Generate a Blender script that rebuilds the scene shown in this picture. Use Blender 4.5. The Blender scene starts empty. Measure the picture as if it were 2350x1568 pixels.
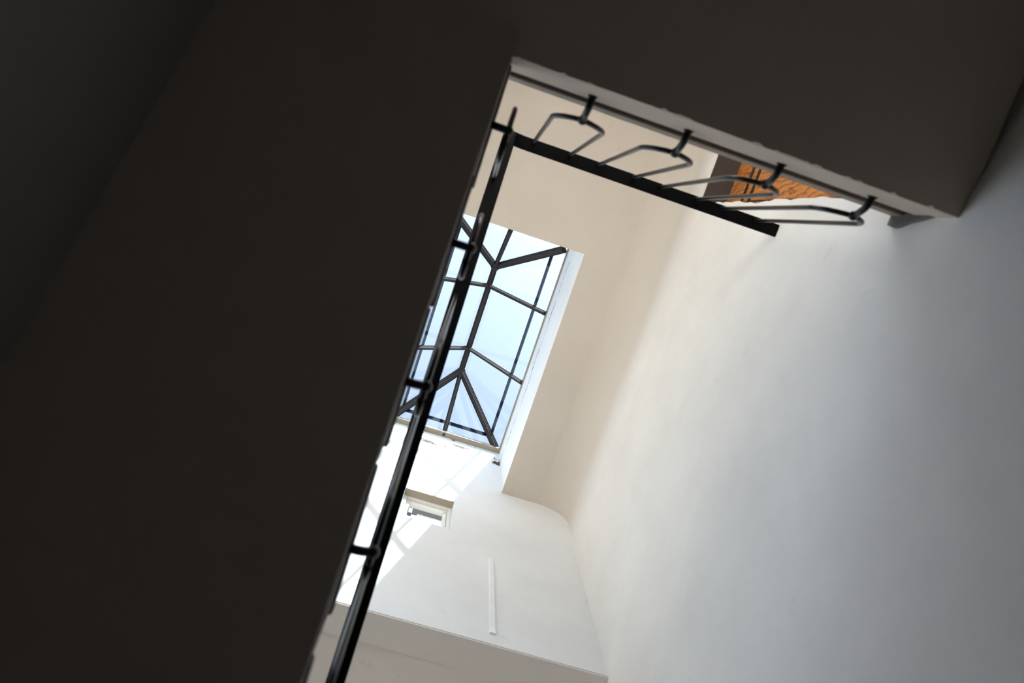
import bpy, bmesh, math, random
from mathutils import Vector, Matrix, noise

random.seed(7)
scene = bpy.context.scene
C = scene.collection
H = 1.55                      # eye height above the ground floor; heights below are written from eye level

# ------------------------------------------------------------------ camera
cam_data = bpy.data.cameras.new('camera')
cam = bpy.data.objects.new('camera', cam_data)
C.objects.link(cam)
cam_data.sensor_width = 36.0
cam_data.lens = 1616.585 / 2350 * 36.0
ROWS = ((0.94833372, -0.31500748, -0.03786084),
        (0.30342882, 0.93533558, -0.1818744),
        (0.09270439, 0.16098956, 0.98259262))
right, down, fwd = (Vector(r).normalized() for r in ROWS)
m = Matrix((right, -down, -fwd)).transposed().to_4x4()
m.translation = Vector((0, 0, H))
cam.matrix_world = m
cam_data.clip_start = 0.05
cam_data.dof.use_dof = True
cam_data.dof.focus_distance = 5.6
cam_data.dof.aperture_fstop = 2.2
scene.camera = cam

# ------------------------------------------------------------------ sky, sun, exposure
SUN_TO = Vector((0.271, -0.60, 1.0)).normalized()
world = bpy.data.worlds.new('sky')
scene.world = world
world.use_nodes = True
wn = world.node_tree
wn.nodes.clear()
w_out = wn.nodes.new('ShaderNodeOutputWorld')
w_bg = wn.nodes.new('ShaderNodeBackground')
w_sky = wn.nodes.new('ShaderNodeTexSky')
w_sky.sky_type = 'NISHITA'
w_sky.sun_disc = False
w_sky.sun_elevation = math.asin(SUN_TO.z)
w_sky.sun_rotation = math.atan2(SUN_TO.x, SUN_TO.y)
w_sky.air_density = 1.0
w_sky.dust_density = 3.5
w_sky.ozone_density = 1.0
w_bg.inputs['Strength'].default_value = 0.30
w_hs = wn.nodes.new('ShaderNodeHueSaturation')      # hazy, whitish summer sky
w_hs.inputs['Saturation'].default_value = 0.42
wn.links.new(w_sky.outputs['Color'], w_hs.inputs['Color'])
wn.links.new(w_hs.outputs['Color'], w_bg.inputs['Color'])
wn.links.new(w_bg.outputs['Background'], w_out.inputs['Surface'])

sun_data = bpy.data.lights.new('sun', 'SUN')
sun_data.energy = 11.5
sun_data.angle = math.radians(0.53)
sun_data.color = (1.0, 0.955, 0.89)
sun = bpy.data.objects.new('sun', sun_data)
C.objects.link(sun)
sun.rotation_euler = SUN_TO.to_track_quat('Z', 'Y').to_euler()
sun.location = (2.0, -3.0, 10.0)

# daylight portals in the roof opening and the added, unseen windows: they emit nothing, they only tell the renderer where the sky comes in
ADDED_SIDE_WIN = (-0.10, 1.60, 2.10, 4.15)      # y0, y1, z0, z1 in the left wall; opening added for side light
ADDED_LOW_WIN = (2.35, 3.25, 1.10, 2.40)  # left wall too; opening added to light the low recess
ADDED_BACK_WIN = (-0.60, 1.12, 2.50, 3.62)      # x0, x1, z0, z1 in the back wall; opening added for landing light


def portal(loc, sx, sy, facing):
    pd = bpy.data.lights.new('daylight_portal', 'AREA')
    pd.shape = 'RECTANGLE'
    pd.size, pd.size_y = sx, sy
    pd.cycles.is_portal = True
    po = bpy.data.objects.new('daylight_portal', pd)
    C.objects.link(po)
    po.location = (loc[0], loc[1], H + loc[2])
    po.rotation_euler = Vector(facing).to_track_quat('-Z', 'Y').to_euler()


portal((0.24, 0.955, 5.56), 0.96, 1.79, (0, 0, -1))
portal((-0.74, 0.75, 3.125), 2.05, 1.70, (1, 0, 0))
portal((-0.74, 2.80, 1.75), 0.90, 1.30, (1, 0, 0))
portal((0.26, -1.46, 3.06), 1.72, 1.12, (0, 1, 0))

scene.view_settings.view_transform = 'Standard'
scene.view_settings.look = 'None'
scene.view_settings.gamma = 1.0
scene.view_settings.exposure = 1.56
scene.view_settings.use_curve_mapping = False
scene.cycles.diffuse_bounces = 8
scene.cycles.max_bounces = 14
scene.cycles.transparent_max_bounces = 16
scene.cycles.sample_clamp_indirect = 6.0


# ------------------------------------------------------------------ materials
def new_mat(name):
    mt = bpy.data.materials.new(name)
    mt.use_nodes = True
    nt = mt.node_tree
    return mt, nt, nt.nodes['Principled BSDF']


def plain(name, col, rough=0.5, metal=0.0, bump=0.0, bscale=60.0, spec=0.5):
    mt, nt, b = new_mat(name)
    tc = nt.nodes.new('ShaderNodeTexCoord')
    nz = nt.nodes.new('ShaderNodeTexNoise')
    nz.inputs['Scale'].default_value = bscale
    nz.inputs['Detail'].default_value = 4
    nt.links.new(tc.outputs['Object'], nz.inputs['Vector'])
    rp = nt.nodes.new('ShaderNodeValToRGB')
    rp.color_ramp.elements[0].color = (*[c * 0.9 for c in col], 1)
    rp.color_ramp.elements[1].color = (*[min(1, c * 1.1) for c in col], 1)
    nt.links.new(nz.outputs['Fac'], rp.inputs['Fac'])
    nt.links.new(rp.outputs['Color'], b.inputs['Base Color'])
    b.inputs['Roughness'].default_value = rough
    b.inputs['Metallic'].default_value = metal
    b.inputs['Specular IOR Level'].default_value = spec
    if bump:
        bp = nt.nodes.new('ShaderNodeBump')
        bp.inputs['Strength'].default_value = bump
        bp.inputs['Distance'].default_value = 0.004
        nt.links.new(nz.outputs['Fac'], bp.inputs['Height'])
        nt.links.new(bp.outputs['Normal'], b.inputs['Normal'])
    return mt


def plaster(name, col, peel=None, amount=0.06, stain=(0.62, 0.60, 0.57), top=None, spots=(), crack=None):
    """Hand trowelled paint: cloudy tone, faint scuffs, soft relief; peel = (axis, lo, hi) band of flaked paint."""
    mt, nt, b = new_mat(name)
    L = nt.links.new
    tc = nt.nodes.new('ShaderNodeTexCoord')
    big = nt.nodes.new('ShaderNodeTexNoise')
    big.inputs['Scale'].default_value = 2.3
    big.inputs['Detail'].default_value = 5
    big.inputs['Roughness'].default_value = 0.6
    L(tc.outputs['Object'], big.inputs['Vector'])
    rp = nt.nodes.new('ShaderNodeValToRGB')
    rp.color_ramp.elements[0].position = 0.3
    rp.color_ramp.elements[1].position = 0.7
    rp.color_ramp.elements[0].color = (*[c * (1 - amount) for c in col], 1)
    rp.color_ramp.elements[1].color = (*[min(0.93, c * (1 + amount * 0.5)) for c in col], 1)
    L(big.outputs['Fac'], rp.inputs['Fac'])
    # small scuffs
    mp = nt.nodes.new('ShaderNodeMapping')
    mp.inputs['Scale'].default_value = (6, 5, 8)
    L(tc.outputs['Object'], mp.inputs['Vector'])
    sc = nt.nodes.new('ShaderNodeTexNoise')
    sc.inputs['Scale'].default_value = 1.0
    sc.inputs['Detail'].default_value = 8
    sc.inputs['Roughness'].default_value = 0.65
    L(mp.outputs['Vector'], sc.inputs['Vector'])
    sr = nt.nodes.new('ShaderNodeValToRGB')
    sr.color_ramp.elements[0].position = 0.64
    sr.color_ramp.elements[1].position = 0.76
    sr.color_ramp.elements[0].color = (0, 0, 0, 1)
    sr.color_ramp.elements[1].color = (0.38, 0.38, 0.38, 1)
    L(sc.outputs['Fac'], sr.inputs['Fac'])
    mx = nt.nodes.new('ShaderNodeMix')
    mx.data_type = 'RGBA'
    L(sr.outputs['Color'], mx.inputs['Factor'])
    L(rp.outputs['Color'], mx.inputs['A'])
    mx.inputs['B'].default_value = (*[c * s for c, s in zip(col, stain)], 1)
    colour = mx.outputs['Result']
    if top:
        # the ceiling colour is carried down over the rounded top of the wall
        lo, hi, tcol = top
        sp = nt.nodes.new('ShaderNodeSeparateXYZ')
        L(tc.outputs['Object'], sp.inputs['Vector'])
        mr = nt.nodes.new('ShaderNodeMapRange')
        mr.interpolation_type = 'SMOOTHSTEP'
        mr.inputs['From Min'].default_value = lo
        mr.inputs['From Max'].default_value = hi
        L(sp.outputs['Z'], mr.inputs['Value'])
        m3 = nt.nodes.new('ShaderNodeMix')
        m3.data_type = 'RGBA'
        L(mr.outputs['Result'], m3.inputs['Factor'])
        L(colour, m3.inputs['A'])
        m3.inputs['B'].default_value = (*tcol, 1)
        colour = m3.outputs['Result']
    if peel:
        axis, lo, hi, cover = peel
        sep = nt.nodes.new('ShaderNodeSeparateXYZ')
        L(tc.outputs['Object'], sep.inputs['Vector'])
        band = nt.nodes.new('ShaderNodeMapRange')
        band.inputs['From Min'].default_value = lo
        band.inputs['From Max'].default_value = hi
        band.inputs['To Min'].default_value = 0.0
        band.inputs['To Max'].default_value = 1.0
        L(sep.outputs[axis], band.inputs['Value'])
        fl = nt.nodes.new('ShaderNodeTexNoise')
        fl.inputs['Scale'].default_value = 7.0
        fl.inputs['Detail'].default_value = 9
        fl.inputs['Roughness'].default_value = 0.7
        L(tc.outputs['Object'], fl.inputs['Vector'])
        mul = nt.nodes.new('ShaderNodeMath')
        mul.operation = 'MULTIPLY'
        L(band.outputs['Result'], mul.inputs[0])
        L(fl.outputs['Fac'], mul.inputs[1])
        th = nt.nodes.new('ShaderNodeValToRGB')
        th.color_ramp.elements[0].position = cover
        th.color_ramp.elements[1].position = cover + 0.03
        th.color_ramp.elements[0].color = (0, 0, 0, 1)
        th.color_ramp.elements[1].color = (1, 1, 1, 1)
        L(mul.outputs['Value'], th.inputs['Fac'])
        m2 = nt.nodes.new('ShaderNodeMix')
        m2.data_type = 'RGBA'
        L(th.outputs['Color'], m2.inputs['Factor'])
        L(colour, m2.inputs['A'])
        m2.inputs['B'].default_value = (0.14, 0.09, 0.05, 1)
        colour = m2.outputs['Result']
    def mth(op, *args):
        n = nt.nodes.new('ShaderNodeMath')
        n.operation = op
        for i, v in enumerate(args):
            if isinstance(v, (int, float)):
                n.inputs[i].default_value = v
            else:
                L(v, n.inputs[i])
        return n.outputs['Value']

    def over(mask, col2):
        n = nt.nodes.new('ShaderNodeMix')
        n.data_type = 'RGBA'
        L(mask, n.inputs['Factor'])
        L(colour, n.inputs['A'])
        n.inputs['B'].default_value = (*col2, 1)
        return n.outputs['Result']
    if spots or crack:
        sx = nt.nodes.new('ShaderNodeSeparateXYZ')
        L(tc.outputs['Object'], sx.inputs['Vector'])
        rag = nt.nodes.new('ShaderNodeTexNoise')
        rag.inputs['Scale'].default_value = 16.0
        rag.inputs['Detail'].default_value = 8
        rag.inputs['Roughness'].default_value = 0.75
        L(tc.outputs['Object'], rag.inputs['Vector'])
    for cx, cz, rx, rz in spots:             # flaked patches where the old render shows
        dx = mth('POWER', mth('ABSOLUTE', mth('DIVIDE', mth('SUBTRACT', sx.outputs['X'], cx), rx)), 2.0)
        dz = mth('POWER', mth('ABSOLUTE', mth('DIVIDE', mth('SUBTRACT', sx.outputs['Z'], cz), rz)), 2.0)
        inside = mth('SUBTRACT', 1.0, mth('ADD', dx, dz))
        colour = over(mth('GREATER_THAN', mth('ADD', mth('MULTIPLY', inside, 0.18), rag.outputs['Fac']), 0.60), (0.07, 0.042, 0.022))
    if crack:                                # a split running along the curb
        wob = mth('ADD', mth('MULTIPLY', big.outputs['Fac'], 0.30), mth('MULTIPLY', rag.outputs['Fac'], 0.04))
        dist = mth('ABSOLUTE', mth('SUBTRACT', mth('ADD', sx.outputs['Z'], wob), crack + 0.17))
        on = mth('MULTIPLY', mth('LESS_THAN', dist, 0.009), mth('GREATER_THAN', rag.outputs['Fac'], 0.47))
        colour = over(on, (0.10, 0.085, 0.07))
    L(colour, b.inputs['Base Color'])
    b.inputs['Roughness'].default_value = 0.75
    b.inputs['Specular IOR Level'].default_value = 0.25
    add = nt.nodes.new('ShaderNodeMath')
    add.operation = 'ADD'
    L(big.outputs['Fac'], add.inputs[0])
    L(sc.outputs['Fac'], add.inputs[1])
    bp = nt.nodes.new('ShaderNodeBump')
    bp.inputs['Strength'].default_value = 0.22
    bp.inputs['Distance'].default_value = 0.012
    L(add.outputs['Value'], bp.inputs['Height'])
    L(bp.outputs['Normal'], b.inputs['Normal'])
    return mt


def wood_mat():
    mt, nt, b = new_mat('honey_wood')
    L = nt.links.new
    tc = nt.nodes.new('ShaderNodeTexCoord')
    mp = nt.nodes.new('ShaderNodeMapping')
    mp.inputs['Scale'].default_value = (5, 9, 2.6)
    mp.inputs['Rotation'].default_value = (0.5, 0, 0)
    L(tc.outputs['Object'], mp.inputs['Vector'])
    wv = nt.nodes.new('ShaderNodeTexWave')
    wv.wave_type = 'BANDS'
    wv.bands_direction = 'Y'
    wv.inputs['Scale'].default_value = 1.1
    wv.inputs['Distortion'].default_value = 16.0
    wv.inputs['Detail'].default_value = 4
    wv.inputs['Detail Scale'].default_value = 1.6
    L(mp.outputs['Vector'], wv.inputs['Vector'])
    rp = nt.nodes.new('ShaderNodeValToRGB')
    rp.color_ramp.elements[0].color = (0.20, 0.062, 0.014, 1)
    rp.color_ramp.elements[1].color = (0.56, 0.205, 0.045, 1)
    e = rp.color_ramp.elements.new(0.16)
    e.color = (0.44, 0.155, 0.033, 1)
    L(wv.outputs['Color'], rp.inputs['Fac'])
    L(rp.outputs['Color'], b.inputs['Base Color'])
    b.inputs['Roughness'].default_value = 0.45
    return mt


def glass_mat(name, tint):
    """Thin clear pane: lets daylight straight through, mirrors a little at grazing angles."""
    mt = bpy.data.materials.new(name)
    mt.use_nodes = True
    nt = mt.node_tree
    nt.nodes.clear()
    L = nt.links.new
    out = nt.nodes.new('ShaderNodeOutputMaterial')
    tr = nt.nodes.new('ShaderNodeBsdfTransparent')
    tr.inputs['Color'].default_value = (*tint, 1)
    gl = nt.nodes.new('ShaderNodeBsdfGlossy')
    gl.inputs['Roughness'].default_value = 0.02
    # reflectance of a thin pane, the same from both sides (Schlick)
    ge = nt.nodes.new('ShaderNodeNewGeometry')
    dt = nt.nodes.new('ShaderNodeVectorMath')
    dt.operation = 'DOT_PRODUCT'
    L(ge.outputs['Incoming'], dt.inputs[0])
    L(ge.outputs['Normal'], dt.inputs[1])

    def mth(op, a, b=None):
        n = nt.nodes.new('ShaderNodeMath')
        n.operation = op
        for i, v in enumerate((a, b)):
            if v is None:
                continue
            if isinstance(v, (int, float)):
                n.inputs[i].default_value = v
            else:
                L(v, n.inputs[i])
        return n.outputs['Value']
    c = mth('ABSOLUTE', dt.outputs['Value'])
    p5 = mth('POWER', mth('SUBTRACT', 1.0, c), 5.0)
    refl = mth('MULTIPLY_ADD', p5, 0.92)
    refl.node.inputs[2].default_value = 0.08
    mx = nt.nodes.new('ShaderNodeMixShader')
    L(refl, mx.inputs['Fac'])
    L(tr.outputs['BSDF'], mx.inputs[1])
    L(gl.outputs['BSDF'], mx.inputs[2])
    # specks of dirt lying on the pane
    tc = nt.nodes.new('ShaderNodeTexCoord')
    nz = nt.nodes.new('ShaderNodeTexNoise')
    nz.inputs['Scale'].default_value = 22
    nz.inputs['Detail'].default_value = 3
    L(tc.outputs['Object'], nz.inputs['Vector'])
    rp = nt.nodes.new('ShaderNodeValToRGB')
    rp.color_ramp.elements[0].position = 0.74
    rp.color_ramp.elements[1].position = 0.78
    rp.color_ramp.elements[0].color = (0, 0, 0, 1)
    rp.color_ramp.elements[1].color = (0.6, 0.6, 0.6, 1)
    L(nz.outputs['Fac'], rp.inputs['Fac'])
    df = nt.nodes.new('ShaderNodeBsdfDiffuse')
    df.inputs['Color'].default_value = (0.25, 0.25, 0.27, 1)
    m2 = nt.nodes.new('ShaderNodeMixShader')
    L(rp.outputs['Color'], m2.inputs['Fac'])
    L(mx.outputs['Shader'], m2.inputs[1])
    L(df.outputs['BSDF'], m2.inputs[2])
    L(m2.outputs['Shader'], out.inputs['Surface'])
    return mt


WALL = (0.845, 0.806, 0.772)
CREAM = (0.585, 0.522, 0.462)
M = dict(
    wall=plaster('white_plaster', WALL),
    wall_coved=plaster('white_plaster_cream_above', WALL, top=(H + 4.15, H + 4.78, CREAM)),
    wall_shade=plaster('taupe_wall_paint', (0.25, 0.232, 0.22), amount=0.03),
    wall_window=plaster('white_plaster_window_wall', (0.80, 0.80, 0.81), peel=('Z', H + 5.25, H + 5.56, 0.57), spots=((0.14, H + 5.37, 0.17, 0.05), (0.70, H + 5.36, 0.05, 0.10), (0.40, H + 5.47, 0.12, 0.03))),
    ceiling=plaster('cream_plaster', CREAM, amount=0.04),
    curb=plaster('white_curb_paint', (0.84, 0.84, 0.84), peel=('Z', H + 5.30, H + 5.58, 0.60), crack=H + 5.33),
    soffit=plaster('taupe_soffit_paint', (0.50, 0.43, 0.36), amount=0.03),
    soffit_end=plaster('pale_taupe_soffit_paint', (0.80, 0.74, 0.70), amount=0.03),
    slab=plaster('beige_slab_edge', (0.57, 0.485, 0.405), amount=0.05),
    stone=plain('pale_stone_tread', (0.66, 0.62, 0.57), 0.5),
    floor=plain('dark_stone_floor', (0.06, 0.055, 0.05), 0.6),
    paving=plain('bounce_court_paving', (0.35, 0.33, 0.30), 0.8),
    mortar=plain('grey_mortar', (0.16, 0.15, 0.14), 0.9, bump=0.3),
    rail=plain('matt_black_rail', (0.003, 0.003, 0.0035), 0.5, spec=0.06),
    iron=plain('black_gloss_iron', (0.006, 0.006, 0.007), 0.28, spec=0.3),
    bar=plain('dark_bronze_bar', (0.05, 0.041, 0.039), 0.65, bscale=30, spec=0.15),
    strip=plain('grey_sealing_strip', (0.16, 0.175, 0.22), 0.7, bscale=25),
    sill=plain('worn_cream_sill', (0.33, 0.27, 0.20), 0.7, bscale=40),
    frame=plain('white_painted_wood', (0.72, 0.70, 0.66), 0.55),
    head=plain('grey_metal', (0.16, 0.165, 0.16), 0.5),
    latch=plain('blue_grey_latch', (0.05, 0.06, 0.09), 0.4),
    plastic=plain('white_plastic', (0.86, 0.86, 0.86), 0.45, bscale=8),
    roof=plain('grey_roof_felt', (0.3, 0.3, 0.3), 0.9),
    wood=wood_mat(),
    joint=plain('black_joint', (0.02, 0.018, 0.016), 0.95),
    edge_stone=plain('brown_grey_stone', (0.28, 0.215, 0.17), 0.6),
    tread=plain('dark_stone_tread', (0.11, 0.10, 0.09), 0.7),
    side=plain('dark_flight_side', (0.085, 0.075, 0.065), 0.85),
    lintel_shade=plain('dark_lintel_shade', (0.045, 0.036, 0.032), 0.6),  # near-black colour carries the shade under the doorway lintel
    groove=plain('dark_wood_groove', (0.02, 0.009, 0.004), 0.7),
    glass=glass_mat('tinted_skylight_glass', (0.295, 0.36, 0.42)),
    pane=glass_mat('window_glass', (0.93, 0.97, 0.98)),
)


# ------------------------------------------------------------------ mesh helpers
def obj(name, bm, mat, parent=None, smooth=False):
    bmesh.ops.recalc_face_normals(bm, faces=bm.faces[:])
    me = bpy.data.meshes.new(name)
    bm.to_mesh(me)
    bm.free()
    if smooth:
        for p in me.polygons:
            p.use_smooth = True
    o = bpy.data.objects.new(name, me)
    me.materials.append(mat)
    C.objects.link(o)
    if parent is not None:
        o.parent = parent
        o.location = -parent.location
        pp = parent.parent
        if pp is not None:
            o.location = -parent.location - pp.location
    return o


def empty(name, loc=(0, 0, 0)):
    o = bpy.data.objects.new(name, None)
    o.location = (loc[0], loc[1], loc[2] + H)
    o.empty_display_size = 0.1
    C.objects.link(o)
    return o


def tag(o, label, cat, group=None):
    o['label'] = label
    o['category'] = cat
    if group:
        o['group'] = group
    return o


def struct(o, label, cat):
    o['kind'] = 'structure'
    o['label'] = label
    o['category'] = cat
    return o


def V(bm, x, y, z):
    return bm.verts.new((x, y, z + H))


def add_box(bm, x0, x1, y0, y1, z0, z1, bevel=0.0):
    vs = [V(bm, x, y, z) for x in (x0, x1) for y in (y0, y1) for z in (z0, z1)]
    fs = [bm.faces.new([vs[i] for i in q]) for q in
          ((0, 1, 3, 2), (4, 6, 7, 5), (0, 4, 5, 1), (2, 3, 7, 6), (0, 2, 6, 4), (1, 5, 7, 3))]
    if bevel:
        es = list({e for f in fs for e in f.edges})
        bmesh.ops.bevel(bm, geom=es, offset=bevel, segments=2, affect='EDGES', profile=0.6)
    return bm


def box(*a, bevel=0.0):
    return add_box(bmesh.new(), *a, bevel=bevel)


def add_extrude(bm, poly, axis, a, b):
    """Extrude a closed 2D outline along an axis ('x': outline is (y,z); 'y': outline is (x,z))."""
    def pt(p, t):
        return (t, p[0], p[1]) if axis == 'x' else (p[0], t, p[1])
    r0 = [V(bm, *pt(p, a)) for p in poly]
    r1 = [V(bm, *pt(p, b)) for p in poly]
    n = len(poly)
    for i in range(n):
        j = (i + 1) % n
        bm.faces.new((r0[i], r0[j], r1[j], r1[i]))
    bm.faces.new(r0)
    bm.faces.new(r1[::-1])
    return bm


def round_path(pts, rad, seg=6, lim=0.48):
    pts = [Vector(p) for p in pts]
    out = [pts[0]]
    for i in range(1, len(pts) - 1):
        a, b, c = pts[i - 1], pts[i], pts[i + 1]
        r = min(rad, (a - b).length * lim, (c - b).length * lim)
        p0 = b + (a - b).normalized() * r
        p1 = b + (c - b).normalized() * r
        for k in range(seg + 1):
            t = k / seg
            out.append((1 - t) ** 2 * p0 + 2 * t * (1 - t) * b + t * t * p1)
    out.append(pts[-1])
    return out


def add_tube(bm, path, rad, n=12, rad_end=None):
    path = [Vector(p) for p in path]
    rings = []
    ref = None
    for i, p in enumerate(path):
        if i == 0:
            t = path[1] - p
        elif i == len(path) - 1:
            t = p - path[i - 1]
        else:
            t = (path[i + 1] - p).normalized() + (p - path[i - 1]).normalized()
        t.normalize()
        if ref is None:
            ref = t.orthogonal().normalized()
        ref = (ref - t * ref.dot(t)).normalized()
        b = t.cross(ref)
        r = rad if rad_end is None else rad + (rad_end - rad) * i / (len(path) - 1)
        rings.append([V(bm, *(p + r * (math.cos(2 * math.pi * k / n) * ref + math.sin(2 * math.pi * k / n) * b)))
                      for k in range(n)])
    for a, b in zip(rings, rings[1:]):
        for k in range(n):
            bm.faces.new((a[k], a[(k + 1) % n], b[(k + 1) % n], b[k]))
    bm.faces.new(rings[0][::-1])
    bm.faces.new(rings[-1])
    return bm


def add_ball(bm, c, r, sz=1.0):
    ret = bmesh.ops.create_uvsphere(bm, u_segments=16, v_segments=10, radius=r)
    for v in ret['verts']:
        v.co = Vector((v.co.x * sz + c[0], v.co.y * sz + c[1], v.co.z + c[2] + H))
    return bm


def add_profile_bar(bm, a, b, up, outline):
    """Sweep a constant outline (u across, v along up) from a to b."""
    a, b = Vector(a), Vector(b)
    t = (b - a).normalized()
    u = t.cross(Vector(up)).normalized()
    w = u.cross(t).normalized()
    r0 = [V(bm, *(a + u * p + w * q)) for p, q in outline]
    r1 = [V(bm, *(b + u * p + w * q)) for p, q in outline]
    n = len(outline)
    for i in range(n):
        j = (i + 1) % n
        bm.faces.new((r0[i], r0[j], r1[j], r1[i]))
    bm.faces.new(r0[::-1])
    bm.faces.new(r1)
    return bm


def glazing_outline(w, h):
    """Stepped glazing-bar section: a slim web below a wider flange."""
    return [(-w * .22, -h), (-w * .22, -h * .62), (-w * .36, -h * .62), (-w * .36, -h * .30), (-w * .5, -h * .30), (-w * .5, h * .12),
            (w * .5, h * .12), (w * .5, -h * .30), (w * .36, -h * .30), (w * .36, -h * .62), (w * .22, -h * .62), (w * .22, -h)]


# ------------------------------------------------------------------ dimensions (metres, from eye level)
XL, XR = -0.73, 1.21            # side walls
YB, YW, YE = -1.45, 1.85, 3.40  # back wall, window wall, end of the low recess
ZF, ZC, ZS = -H, 4.76, 5.59     # ground floor, ceiling, skylight base
COVE = 0.21
SX0, SX1, SY0 = -0.25, 0.725, 0.06   # roof opening (its fourth side is the window wall)
LY = -0.385                     # landing edge
LZ0, LZ1 = 1.87, 2.165          # landing underside and floor
TAN, RUN, RISE = 0.626, 0.312, 0.1953
X_SIDE = -0.053                 # open side of the flight


def soffit_z(y):
    return 1.588 - TAN * y


# ------------------------------------------------------------------ setting
struct(obj('floor', box(XL - .2, XR + .3, YB - .2, YE + .2, ZF - .2, ZF), M['floor']),
       'dark stone ground floor at the foot of the stairwell', 'floor')

def wall_with_holes(name, axis, lo, hi, u0, u1, z0, z1, holes, mat):
    """A thick wall standing across an axis ('x' or 'y') with rectangular openings (u0, u1, z0, z1)."""
    us = sorted({u0, u1, *[h[0] for h in holes], *[h[1] for h in holes]})
    zs = sorted({z0, z1, *[h[2] for h in holes], *[h[3] for h in holes]})
    bm = bmesh.new()
    for ua, ub in zip(us, us[1:]):
        for za, zb in zip(zs, zs[1:]):
            cu, cz = (ua + ub) / 2, (za + zb) / 2
            if any(h[0] < cu < h[1] and h[2] < cz < h[3] for h in holes):
                continue
            if axis == 'y':
                add_box(bm, ua, ub, lo, hi, za, zb)
            else:
                add_box(bm, lo, hi, ua, ub, za, zb)
    bmesh.ops.remove_doubles(bm, verts=bm.verts[:], dist=1e-5)
    seen = {}
    for f in bm.faces:
        seen.setdefault(tuple(round(c, 4) for c in f.calc_center_median()), []).append(f)
    bmesh.ops.delete(bm, geom=[f for fs in seen.values() if len(fs) > 1 for f in fs], context='FACES')
    return obj(name, bm, mat)


def added_window(name, axis, at, hole, label):
    """Added, unseen two-light window filling a wall opening: frame and centre post as one piece, the pane as its part."""
    u0, u1, z0, z1 = hole
    c = (u0 + u1) / 2
    parts = [(u0, u0 + .05, z0, z1), (u1 - .05, u1, z0, z1), (c - .025, c + .025, z0 + .05, z1 - .05),
             (u0 + .05, u1 - .05, z0, z0 + .05), (u0 + .05, u1 - .05, z1 - .05, z1)]
    bm = bmesh.new()
    for a, b, p, q in parts:
        if axis == 'y':
            add_box(bm, a, b, at - .025, at + .025, p, q, bevel=.004)
        else:
            add_box(bm, at - .025, at + .025, a, b, p, q, bevel=.004)
    w = struct(obj(name, bm, M['frame']), label, 'window')
    if axis == 'y':
        g = box(u0 + .04, u1 - .04, at - .002, at + .002, z0 + .04, z1 - .04)
    else:
        g = box(at - .002, at + .002, u0 + .04, u1 - .04, z0 + .04, z1 - .04)
    obj('pane', g, M['pane']).parent = w
    return w


struct(wall_with_holes('wall_back', 'y', YB - .14, YB, XL, XR + .3, ZF, ZS + .1, [ADDED_BACK_WIN], M['wall']),
       'plastered wall behind the landing, with an added window', 'wall')
added_window('added_window_2', 'y', YB - .075, ADDED_BACK_WIN, 'white two-light window, unseen, added over the landing for light')  # unseen, added to brighten the landing ceiling
struct(wall_with_holes('wall_left', 'x', XL - .2, XL, YB - .2, YE + .2, ZF, ZS + .1, [ADDED_SIDE_WIN, ADDED_LOW_WIN], M['wall_shade']),
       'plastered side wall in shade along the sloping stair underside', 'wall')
added_window('added_window_3', 'x', XL - .10, ADDED_SIDE_WIN, 'tall white window, unseen, added over the stair flight for side light')  # unseen behind the flight, added to light the right wall
added_window('added_window_4', 'x', XL - .10, ADDED_LOW_WIN, 'low white window, unseen, added at the foot of the stair flight for light')  # unseen, added to light the underside of the recess
# paved court outside, added to bounce sunlight in through the windows
struct(obj('ground', box(-25, 25, -25, 25, ZF - .3, ZF - .2), M['paving']), 'pale paved court added outside the building to bounce daylight in', 'ground')


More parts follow.
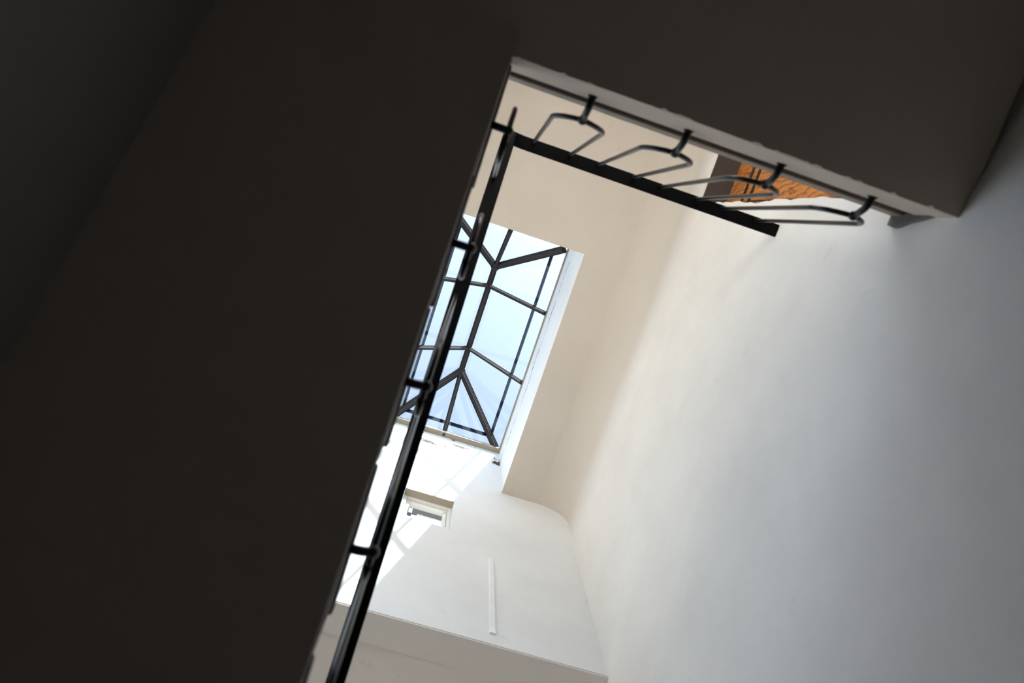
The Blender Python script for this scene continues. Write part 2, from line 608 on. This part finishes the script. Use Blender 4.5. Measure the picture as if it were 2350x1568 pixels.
def build_right_wall():
    bm = bmesh.new()
    dy0, dy1, dz0, dz1 = -1.27, -0.452, LZ1, 4.26
    ys = sorted(set([YB - .2 + i * 0.06 for i in range(100) if YB - .2 + i * 0.06 < YE + .2] + [YE + .2, dy0, dy1]))
    ys = [y for i, y in enumerate(ys) if y in (dy0, dy1, YE + .2) or min(abs(y - dy0), abs(y - dy1)) > .015]
    zs = sorted(set([ZF + i * 0.045 for i in range(160) if ZF + i * 0.045 < ZC - COVE - .03] + [dz0, dz1]))
    zs = [z for z in zs if z in (dz0, dz1) or min(abs(z - dz0), abs(z - dz1)) > .015]
    prof = [(XR, z) for z in zs]
    for k in range(0, 13):
        a = k / 12 * math.pi / 2
        prof.append((XR - COVE + COVE * math.cos(a), ZC - COVE + COVE * math.sin(a)))
    grid = []
    for y in ys:
        row = []
        for i, (x, z) in enumerate(prof):
            fade = max(0.0, min(1.0, (ZC - .05 - z) / .5))
            w = 0.018 * noise.noise(Vector((3.1, y * 0.9, z * 0.8))) + 0.006 * noise.noise(Vector((9.4, y * 3.2, z * 2.6)))
            if z < LZ0 + .1 and y < -.42:
                w += .135 * (-.42 - y)
            yy = y
            if y == dy1 and dz0 < z < dz1:
                yy += 0.012 * noise.noise(Vector((z * 9.0, 2.0, 0.3))) + 0.006 * noise.noise(Vector((z * 31.0, 6.0, 0.3))) + 0.012 * noise.noise(Vector((z * 2.0, 5.0, 0.3)))
            row.append(V(bm, x + w * fade, yy, z))
        grid.append(row)
    for i in range(len(ys) - 1):
        for j in range(len(prof) - 1):
            if ys[i] >= dy0 - 1e-6 and ys[i + 1] <= dy1 + 1e-6 and prof[j][1] >= dz0 - 1e-6 and prof[j + 1][1] <= dz1 + 1e-6 and j < len(zs):
                continue
            bm.faces.new((grid[i][j], grid[i + 1][j], grid[i + 1][j + 1], grid[i][j + 1]))
    # thicken outwards by hand so that the doorway gets its reveal
    bmesh.ops.recalc_face_normals(bm, faces=bm.faces[:])
    o = obj('wall_right', bm, M['wall_coved'], smooth=True)
    # make the normals face the stairwell
    me = o.data
    mid = me.polygons[len(me.polygons) // 2]
    if mid.normal.x > 0:
        me.flip_normals()
    md = o.modifiers.new('thickness', 'SOLIDIFY')
    md.thickness = 0.26
    md.offset = -1
    md.use_rim = True
    es = o.modifiers.new('edges', 'EDGE_SPLIT')
    es.split_angle = math.radians(40)
    return o


struct(build_right_wall(), 'tall uneven white plaster wall with a rounded top and a doorway', 'wall')


WIN = (0.060, 0.388, 3.962, 4.372)
struct(wall_with_holes('wall_front', 'y', YW, YW + .16, XL, XR + .02, 2.93, ZS, [WIN], M['wall_window']), 'white window wall under the skylight, partly in hard sunlight', 'wall')

# low recess beneath the window wall
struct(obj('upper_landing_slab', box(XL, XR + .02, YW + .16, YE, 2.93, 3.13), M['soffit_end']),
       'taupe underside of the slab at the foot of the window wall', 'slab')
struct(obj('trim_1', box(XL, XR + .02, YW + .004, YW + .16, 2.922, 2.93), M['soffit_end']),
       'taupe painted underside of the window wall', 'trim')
struct(obj('wall_end', box(XL, XR, YE, YE + .2, ZF, 3.13), M['wall']), 'plastered end wall of the low recess', 'wall')


def build_ceiling():
    bm = bmesh.new()
    xe = XR - COVE
    for a in ((XL, SX0, YB - .2, YW, ZC, ZS), (SX1, xe, YB - .2, YW, ZC, ZS), (SX0, SX1, YB - .2, SY0, ZC, ZS)):
        add_box(bm, *a)
    bmesh.ops.remove_doubles(bm, verts=bm.verts[:], dist=1e-5)
    o = obj('ceiling', bm, M['ceiling'])
    # the inner faces of the roof opening carry the white curb paint
    o.data.materials.append(M['curb'])
    for p in o.data.polygons:
        c = p.center
        if abs(p.normal.z) < .1 and SX0 - .01 < c.x < SX1 + .01 and SY0 - .01 < c.y < YW and c.z > H + ZC:
            p.material_index = 1
    return o


struct(build_ceiling(), 'cream ceiling around the white shaft of the skylight', 'ceiling')
struct(obj('roof_slab', box(XR - COVE, XR + .3, YB - .2, YW + .16, ZC + .27, ZS), M['roof']), 'grey roof edge beyond the ceiling', 'roof')

# ------------------------------------------------------------------ landing


def build_landing():
    o = empty('landing_slab', (0.24, -0.9, LZ0))
    struct(o, 'dark landing underside with a beige edge above the camera', 'slab')
    # rough concrete slab with a chipped lower arris
    bm = bmesh.new()
    xs = [XL + i * (XR + .01 - XL) / 360 for i in range(361)]
    bot_b, bot_f, mid_f, top_f, top_b = [], [], [], [], []
    for x in xs:
        chip = max(0.0, noise.noise(Vector((x * 11, 1.7, 0.2))) - 0.15) * 0.010 + max(0, noise.noise(Vector((x * 52, 4.7, 0.2))) - .15) * 0.016
        bow = 0.004 * noise.noise(Vector((x * 2.2, 8.7, 0.2)))
        bot_b.append(V(bm, x, YB, LZ0))
        bot_f.append(V(bm, x, LY - chip * .8 + bow, LZ0))
        mid_f.append(V(bm, x, LY + bow, LZ0 + .006 + chip))
        top_f.append(V(bm, x, LY, 2.045))
        top_b.append(V(bm, x, YB, 2.045))
    rows = [bot_b, bot_f, mid_f, top_f, top_b]
    for i in range(len(xs) - 1):
        for r in range(5):
            a, b = rows[r], rows[(r + 1) % 5]
            f = bm.faces.new((a[i], a[i + 1], b[i + 1], b[i]))
            f.material_index = 0 if r == 0 else 1
    bm.faces.new([r[0] for r in rows])
    bm.faces.new([r[-1] for r in rows])
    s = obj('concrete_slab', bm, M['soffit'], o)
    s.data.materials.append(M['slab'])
    obj('bedding_joint', box(XL, XR + .01, YB, LY - .022, 2.045, 2.100), M['joint'], o)
    obj('stone_paving', box(XL, XR + .01, YB, LY + .004, 2.100, LZ1, bevel=.005), M['edge_stone'], o)
    obj('bounce_floor_tiles', box(XL, XR + .01, YB, LY - .03, LZ1 - .003, LZ1 + .004), M['stone'], o)  # unseen pale layer added to bounce light onto the landing ceiling
    return o


build_landing()


def build_patch():
    bm = bmesh.new()
    out = [(-0.389, 2.166), (-0.352, 2.166), (-0.347, 2.140), (-0.350, 2.115), (-0.364, 2.07), (-0.373, 2.02), (-0.383, 1.975), (-0.389, 1.955)]
    add_extrude(bm, out, 'x', XR - .016, XR + .02)
    return obj('trim_2', bm, M['mortar'])


struct(build_patch(), 'small grey mortar patch on the wall at the end of the landing edge', 'trim')

# ------------------------------------------------------------------ flight of stairs
NSTEP = 8


def build_flight():
    o = empty('stair_flight', (-0.39, 0.8, 0.9))
    struct(o, 'dark sloping underside of the stair flight with stepped stone edge', 'stairs')
    pts = [(-0.4505, soffit_z(-0.4505)), (-0.4505, LZ0), (LY, LZ0), (LY, LZ1 - RISE - .035)]
    for k in range(1, NSTEP + 1):
        y0 = LY + RUN * (k - 1)
        z = LZ1 - RISE * k - .035
        pts += [(y0, z), (y0 + RUN, z), (y0 + RUN, z - RISE)]
    yend = LY + RUN * NSTEP
    pts = pts[:-1] + [(yend, soffit_z(yend))]
    clean = []
    for p in pts:
        if not clean or (abs(p[0] - clean[-1][0]) + abs(p[1] - clean[-1][1])) > 1e-4:
            clean.append(p)
    bm = bmesh.new()
    add_extrude(bm, clean, 'x', XL, X_SIDE)
    bmesh.ops.triangulate(bm, faces=[f for f in bm.faces if len(f.verts) > 4])
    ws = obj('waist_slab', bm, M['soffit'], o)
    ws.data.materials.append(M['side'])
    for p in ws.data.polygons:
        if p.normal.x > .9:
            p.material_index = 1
    for k in range(1, NSTEP + 1):
        y0 = LY + RUN * (k - 1)
        z = LZ1 - RISE * k
        bm = bmesh.new()
        add_box(bm, XL, X_SIDE + .006, y0 + (.006 if k == 1 else .001), y0 + RUN + .026, z - .035, z, bevel=.006)
        obj('tread', bm, M['tread'], o)
    return o


build_flight()
yend = LY + RUN * NSTEP
struct(obj('lower_landing_slab', box(XL, XR, yend + .03, YE, LZ1 - RISE * 9 - .2, LZ1 - RISE * 9), M['stone']),
       'stone landing where the flight begins', 'slab')

# ------------------------------------------------------------------ railings
ZR = 3.005                       # underside of the landing handrail
YP = -0.327                      # plane of the landing balusters


def bar_bevelled(bm, a, b, up, w, t):
    c = .18 * t
    add_profile_bar(bm, a, b, up, [(-w / 2 + c, 0), (w / 2 - c, 0), (w / 2, c), (w / 2, t - c), (w / 2 - c, t), (-w / 2 + c, t), (-w / 2, t - c), (-w / 2, c)])


railing = tag(empty('stair_railing', (0, LY, 2.0)), 'black iron railing running up the flight and along the landing edge', 'railing')


def build_landing_railing(o):
    bm = bmesh.new()
    # the rail starts hard against the rail of the flight, its end turned down a little
    n = 6
    px = [(0.036 + .046 * k / n, -.022 * (1 - k / n) ** 2) for k in range(n + 1)] + [(XR + .004, 0)]
    for (xa, za), (xb, zb) in zip(px, px[1:]):
        bar_bevelled(bm, (xa, YP + .012, ZR + za), (xb, YP + .012, ZR + zb), (0, 0, 1), 0.054, 0.014)
    obj('handrail', bm, M['rail'], o)
    for i in range(4):
        xc = 0.1836 + i * 0.2815
        bm = bmesh.new()
        hw = 0.079
        path = round_path([(xc - hw, YP, ZR + .004), (xc - hw, YP, 2.125), (xc - .012, YP, 2.062), (xc + .012, YP, 2.062), (xc + hw, YP, 2.125), (xc + hw, YP, ZR + .004)], .056, 9, .72)
        add_tube(bm, path, .0078)
        b = obj('baluster', bm, M['iron'], o, smooth=True)
        bm = bmesh.new()
        add_tube(bm, round_path([(xc, LY - .02, 1.995), (xc, LY + .030, 1.998), (xc, YP, 2.052)], .03), .0105)
        add_tube(bm, [(xc, LY - .004, 1.9955), (xc, LY + .005, 1.9955)], .0138, 16)
        obj('bracket', bm, M['iron'], b, smooth=True)
        bm = bmesh.new()
        add_ball(bm, (xc, YP, 2.056), .0145)
        obj('knob', bm, M['iron'], b, smooth=True)
    return o


build_landing_railing(railing)

XP = -0.006                      # plane of the flight balusters


def rail_z(y):
    return 1.588 - TAN * y + 1.222


def build_flight_railing(o):
    bm = bmesh.new()
    y0, y1 = -0.348, 2.05
    bar_bevelled(bm, (0.003, y1, rail_z(y1)), (0.003, y0, rail_z(y0)), (0, 0, 1), 0.056, 0.014)
    obj('handrail', bm, M['rail'], o)
    for k in range(7):
        yc = -0.217 + RUN * k
        zk = soffit_z(yc) + .2
        hw = .079
        bm = bmesh.new()

        def cz(dy, lift):
            return zk + lift - TAN * dy
        path = round_path([(XP, yc - hw, rail_z(yc - hw) + .004), (XP, yc - hw, cz(-hw, .055)), (XP, yc - .012, cz(-.012, .004)),
                           (XP, yc + .012, cz(.012, .004)), (XP, yc + hw, cz(hw, .055)), (XP, yc + hw, rail_z(yc + hw) + .004)], .056, 9, .72)
        add_tube(bm, path, .0078)
        b = obj('baluster', bm, M['iron'], o, smooth=True)
        bm = bmesh.new()
        add_tube(bm, round_path([(X_SIDE - .02, yc, zk - .012), (X_SIDE + .025, yc, zk - .010), (XP, yc, zk)], .02), .0105)
        obj('bracket', bm, M['iron'], b, smooth=True)
        bm = bmesh.new()
        add_ball(bm, (XP, yc, zk), .0145)
        obj('knob', bm, M['iron'], b, smooth=True)
    return o


build_flight_railing(railing)

# ------------------------------------------------------------------ wooden door in the right wall


def build_door():
    o = empty('door_1', (1.37, -0.86, LZ1))
    struct(o, 'honey coloured wooden door set deep in the white wall beyond the landing', 'door')
    x = 1.355
    y0, y1 = -1.268, -0.445
    z0, z1 = LZ1, 4.258
    obj('lintel_shade_board', box(XR + .002, x, y0 + .005, y1 - .012, 4.240, 4.2595), M['lintel_shade'], o)  # dark board standing in for the unlit underside of the lintel
    obj('door_backing', box(x + .030, x + .05, y0, y1, z0, z1), M['groove'], o)
    bm = bmesh.new()
    add_box(bm, x, x + .03, y0, y1, 4.022, z1 - .012)
    obj('top_rail', bm, M['wood'], o)
    obj('molding', box(x + .004, x + .03, y0, y1, 3.918, 3.988, bevel=.004), M['wood'], o)
    bm = bmesh.new()
    for a in ((y0, y1, 3.988, 4.022), (y0, y1, 3.882, 3.918), (-0.512, -0.502, z0, 3.882)):
        add_box(bm, x + .002, x + .03, *a)
    obj('groove', bm, M['groove'], o)
    obj('stile', box(x, x + .03, -0.502, y1, z0, 3.882), M['wood'], o)
    obj('stile', box(x, x + .03, y0, y0 + .055, z0, 3.882), M['wood'], o)
    obj('panel', box(x + .003, x + .03, y0 + .062, -0.512, z0, 3.882, bevel=.004), M['wood'], o)
    return o


build_door()

# ------------------------------------------------------------------ small window in the window wall


def build_window():
    o = empty('window_1', (0.224, YW + .1, 3.96))
    struct(o, 'small square white window high in the sunlit wall below the skylight', 'window')
    x0, x1, z0, z1 = 0.060, 0.388, 3.962, 4.372
    y0, y1 = YW + .048, YW + .085
    bm = bmesh.new()
    for a in ((x0, x0 + .026, y0, y1, z0, z1), (x1 - .026, x1, y0, y1, z0, z1), (x0 + .026, x1 - .026, y0, y1, z1 - .03, z1), (x0 + .026, x1 - .026, y0, y1, z0, z0 + .03)):
        add_box(bm, *a, bevel=.004)
    obj('frame', bm, M['frame'], o)
    bm = bmesh.new()
    ya, yb = YW + .06, YW + .10
    a0, a1, b0, b1 = x0 + .028, x1 - .028, z0 + .032, z1 - .032
    for a in ((a0, a0 + .022, ya, yb, b0, b1), (a1 - .022, a1, ya, yb, b0, b1), (a0 + .022, a1 - .022, ya, yb, b1 - .022, b1), (a0 + .022, a1 - .022, ya, yb, b0, b0 + .022)):
        add_box(bm, *a, bevel=.003)
    s = obj('sash', bm, M['frame'], o)
    obj('pane', box(a0 + .02, a1 - .02, ya + .016, ya + .020, b0 + .02, b1 - .02), M['pane'], o)
    obj('head_board', box(x0 + .001, x1 - .001, YW + .001, YW + .05, z1 - .007, z1 - .0005), M['sill'], o)
    obj('roller_box', box(x0, x1, YW + .102, YW + .158, z1 - .022, z1), M['head'], o)
    l = bmesh.new()
    add_box(l, a0 + .024, a0 + .05, ya - .012, ya + .012, 4.13, 4.20, bevel=.003)
    obj('latch', l, M['latch'], o)
    return o


build_window()

# ------------------------------------------------------------------ cable trunking
bm = box(0.622, 0.651, YW - .009, YW + .001, 3.01, 3.725, bevel=.003)
t = obj('cable_trunking', bm, M['plastic'])
tag(t, 'slim white vertical cable cover on the shaded part of the window wall', 'cable cover')
add = bmesh.new()
add_box(add, 0.6205, 0.6525, YW - .0105, YW + .001, 3.005, 3.022, bevel=.002)
e = obj('end_cap', add, M['plastic'])
e.parent = t

# ------------------------------------------------------------------ skylight


def build_skylight():
    o = empty('skylight', (0.24, 0.95, ZS))
    tag(o, 'hipped glass skylight with dark bronze glazing bars above the shaft', 'skylight')
    ex0, ex1, ey0, ey1, ez = SX0, SX1, SY0, YW + .01, ZS + .005
    rx, rz = 0.2385, 6.34
    ry0, ry1 = 0.435, 1.437
    A, B = (rx, ry0, rz), (rx, ry1, rz)
    corners = dict(TL=(ex0, ey0, ez), TR=(ex1, ey0, ez), BR=(ex1, ey1, ez), BL=(ex0, ey1, ez))
    # sill frame on the curb
    bm = bmesh.new()
    w = .052
    for a in ((ex0 - .08, ex0 + .010, ey0 - .08, ey1 + .08), (ex1 - .010, ex1 + .08, ey0 - .08, ey1 + .08),
              (ex0 + .010, ex1 - .010, ey0 - .08, ey0 + .006), (ex0 + .010, ex1 - .010, ey1 - w, ey1 + .08)):
        add_box(bm, a[0], a[1], a[2], a[3], ZS + .001, ZS + .04)
    obj('sill_frame', bm, M['sill'], o)

    def bar(name, a, b, up, w, h):
        bm = bmesh.new()
        add_profile_bar(bm, a, b, up, glazing_outline(w, h))
        return obj(name, bm, M['bar'], o)
    bar('ridge_bar', (rx, ry0 - .02, rz), (rx, ry1 + .02, rz), (0, 0, 1), .052, .05)
    for k in ('TL', 'TR'):
        bar('hip_bar', Vector(corners[k]).lerp(Vector(A), .05), A, (0, 0, 1), .060, .05)
    for k in ('BL', 'BR'):
        bar('hip_bar', Vector(corners[k]).lerp(Vector(B), .05), B, (0, 0, 1), .060, .05)
    m1, m2 = 0.617, 1.217
    for y in (m1, m2):
        bar('glazing_bar', (ex1 - .006, y, ez + .004), (rx, y, rz), (1, 0, .64), .038, .036)
        bar('glazing_bar', (ex0 + .006, y, ez + .004), (rx, y, rz), (-1, 0, .64), .038, .036)
    bar('glazing_bar', (rx, ey0 + .006, ez + .004), A, (0, -1, .5), .038, .036)
    bar('glazing_bar', (rx, ey1 - .006, ez + .004), B, (0, 1, .55), .038, .036)

    def pane(pts):
        pts = [Vector(p) for p in pts]
        n = (pts[1] - pts[0]).cross(pts[2] - pts[0]).normalized()
        if n.z < 0:
            n = -n
        c = sum(pts, Vector()) / len(pts)
        pts = [c + (p - c) * .996 + n * .002 for p in pts]
        bm = bmesh.new()
        bm.faces.new([V(bm, *p) for p in pts])
        return obj('glass_pane', bm, M['glass'], o)
    for ex in (ex0, ex1):
        yh = lambda y: (ex, y, ez)
        rr = lambda y: (rx, y, rz)
        pane([(ex, ey0, ez), yh(m1), rr(m1), A])
        pane([yh(m1), yh(m2), rr(m2), rr(m1)])
        pane([yh(m2), (ex, ey1, ez), B, rr(m2)])
    for ey, P in ((ey0, A), (ey1, B)):
        pane([(ex0, ey, ez), (rx, ey, ez), P])
        pane([(rx, ey, ez), (ex1, ey, ez), P])

    # dull sealing strips running round low on the glass
    f = .205
    zt = ez + (rz - ez) * f + .006
    xr_ = ex1 + (rx - ex1) * f
    xl_ = ex0 + (rx - ex0) * f
    ya, yb = ey0 + (ry0 - ey0) * f, ey1 + (ry1 - ey1) * f
    strips = (((xr_, ya + .02, zt), (xr_, yb - .02, zt), (1, 0, .64)), ((xl_, ya + .02, zt), (xl_, yb - .02, zt), (-1, 0, .64)),
              ((xl_ + .02, yb, zt), (xr_ - .02, yb, zt), (0, 1, .55)))
    for a, b, up in strips:
        bm = bmesh.new()
        add_profile_bar(bm, a, b, up, [(-.018, 0), (.018, 0), (.018, .006), (-.018, .006)])
        obj('sealing_strip', bm, M['strip'], o)
    return o


build_skylight()
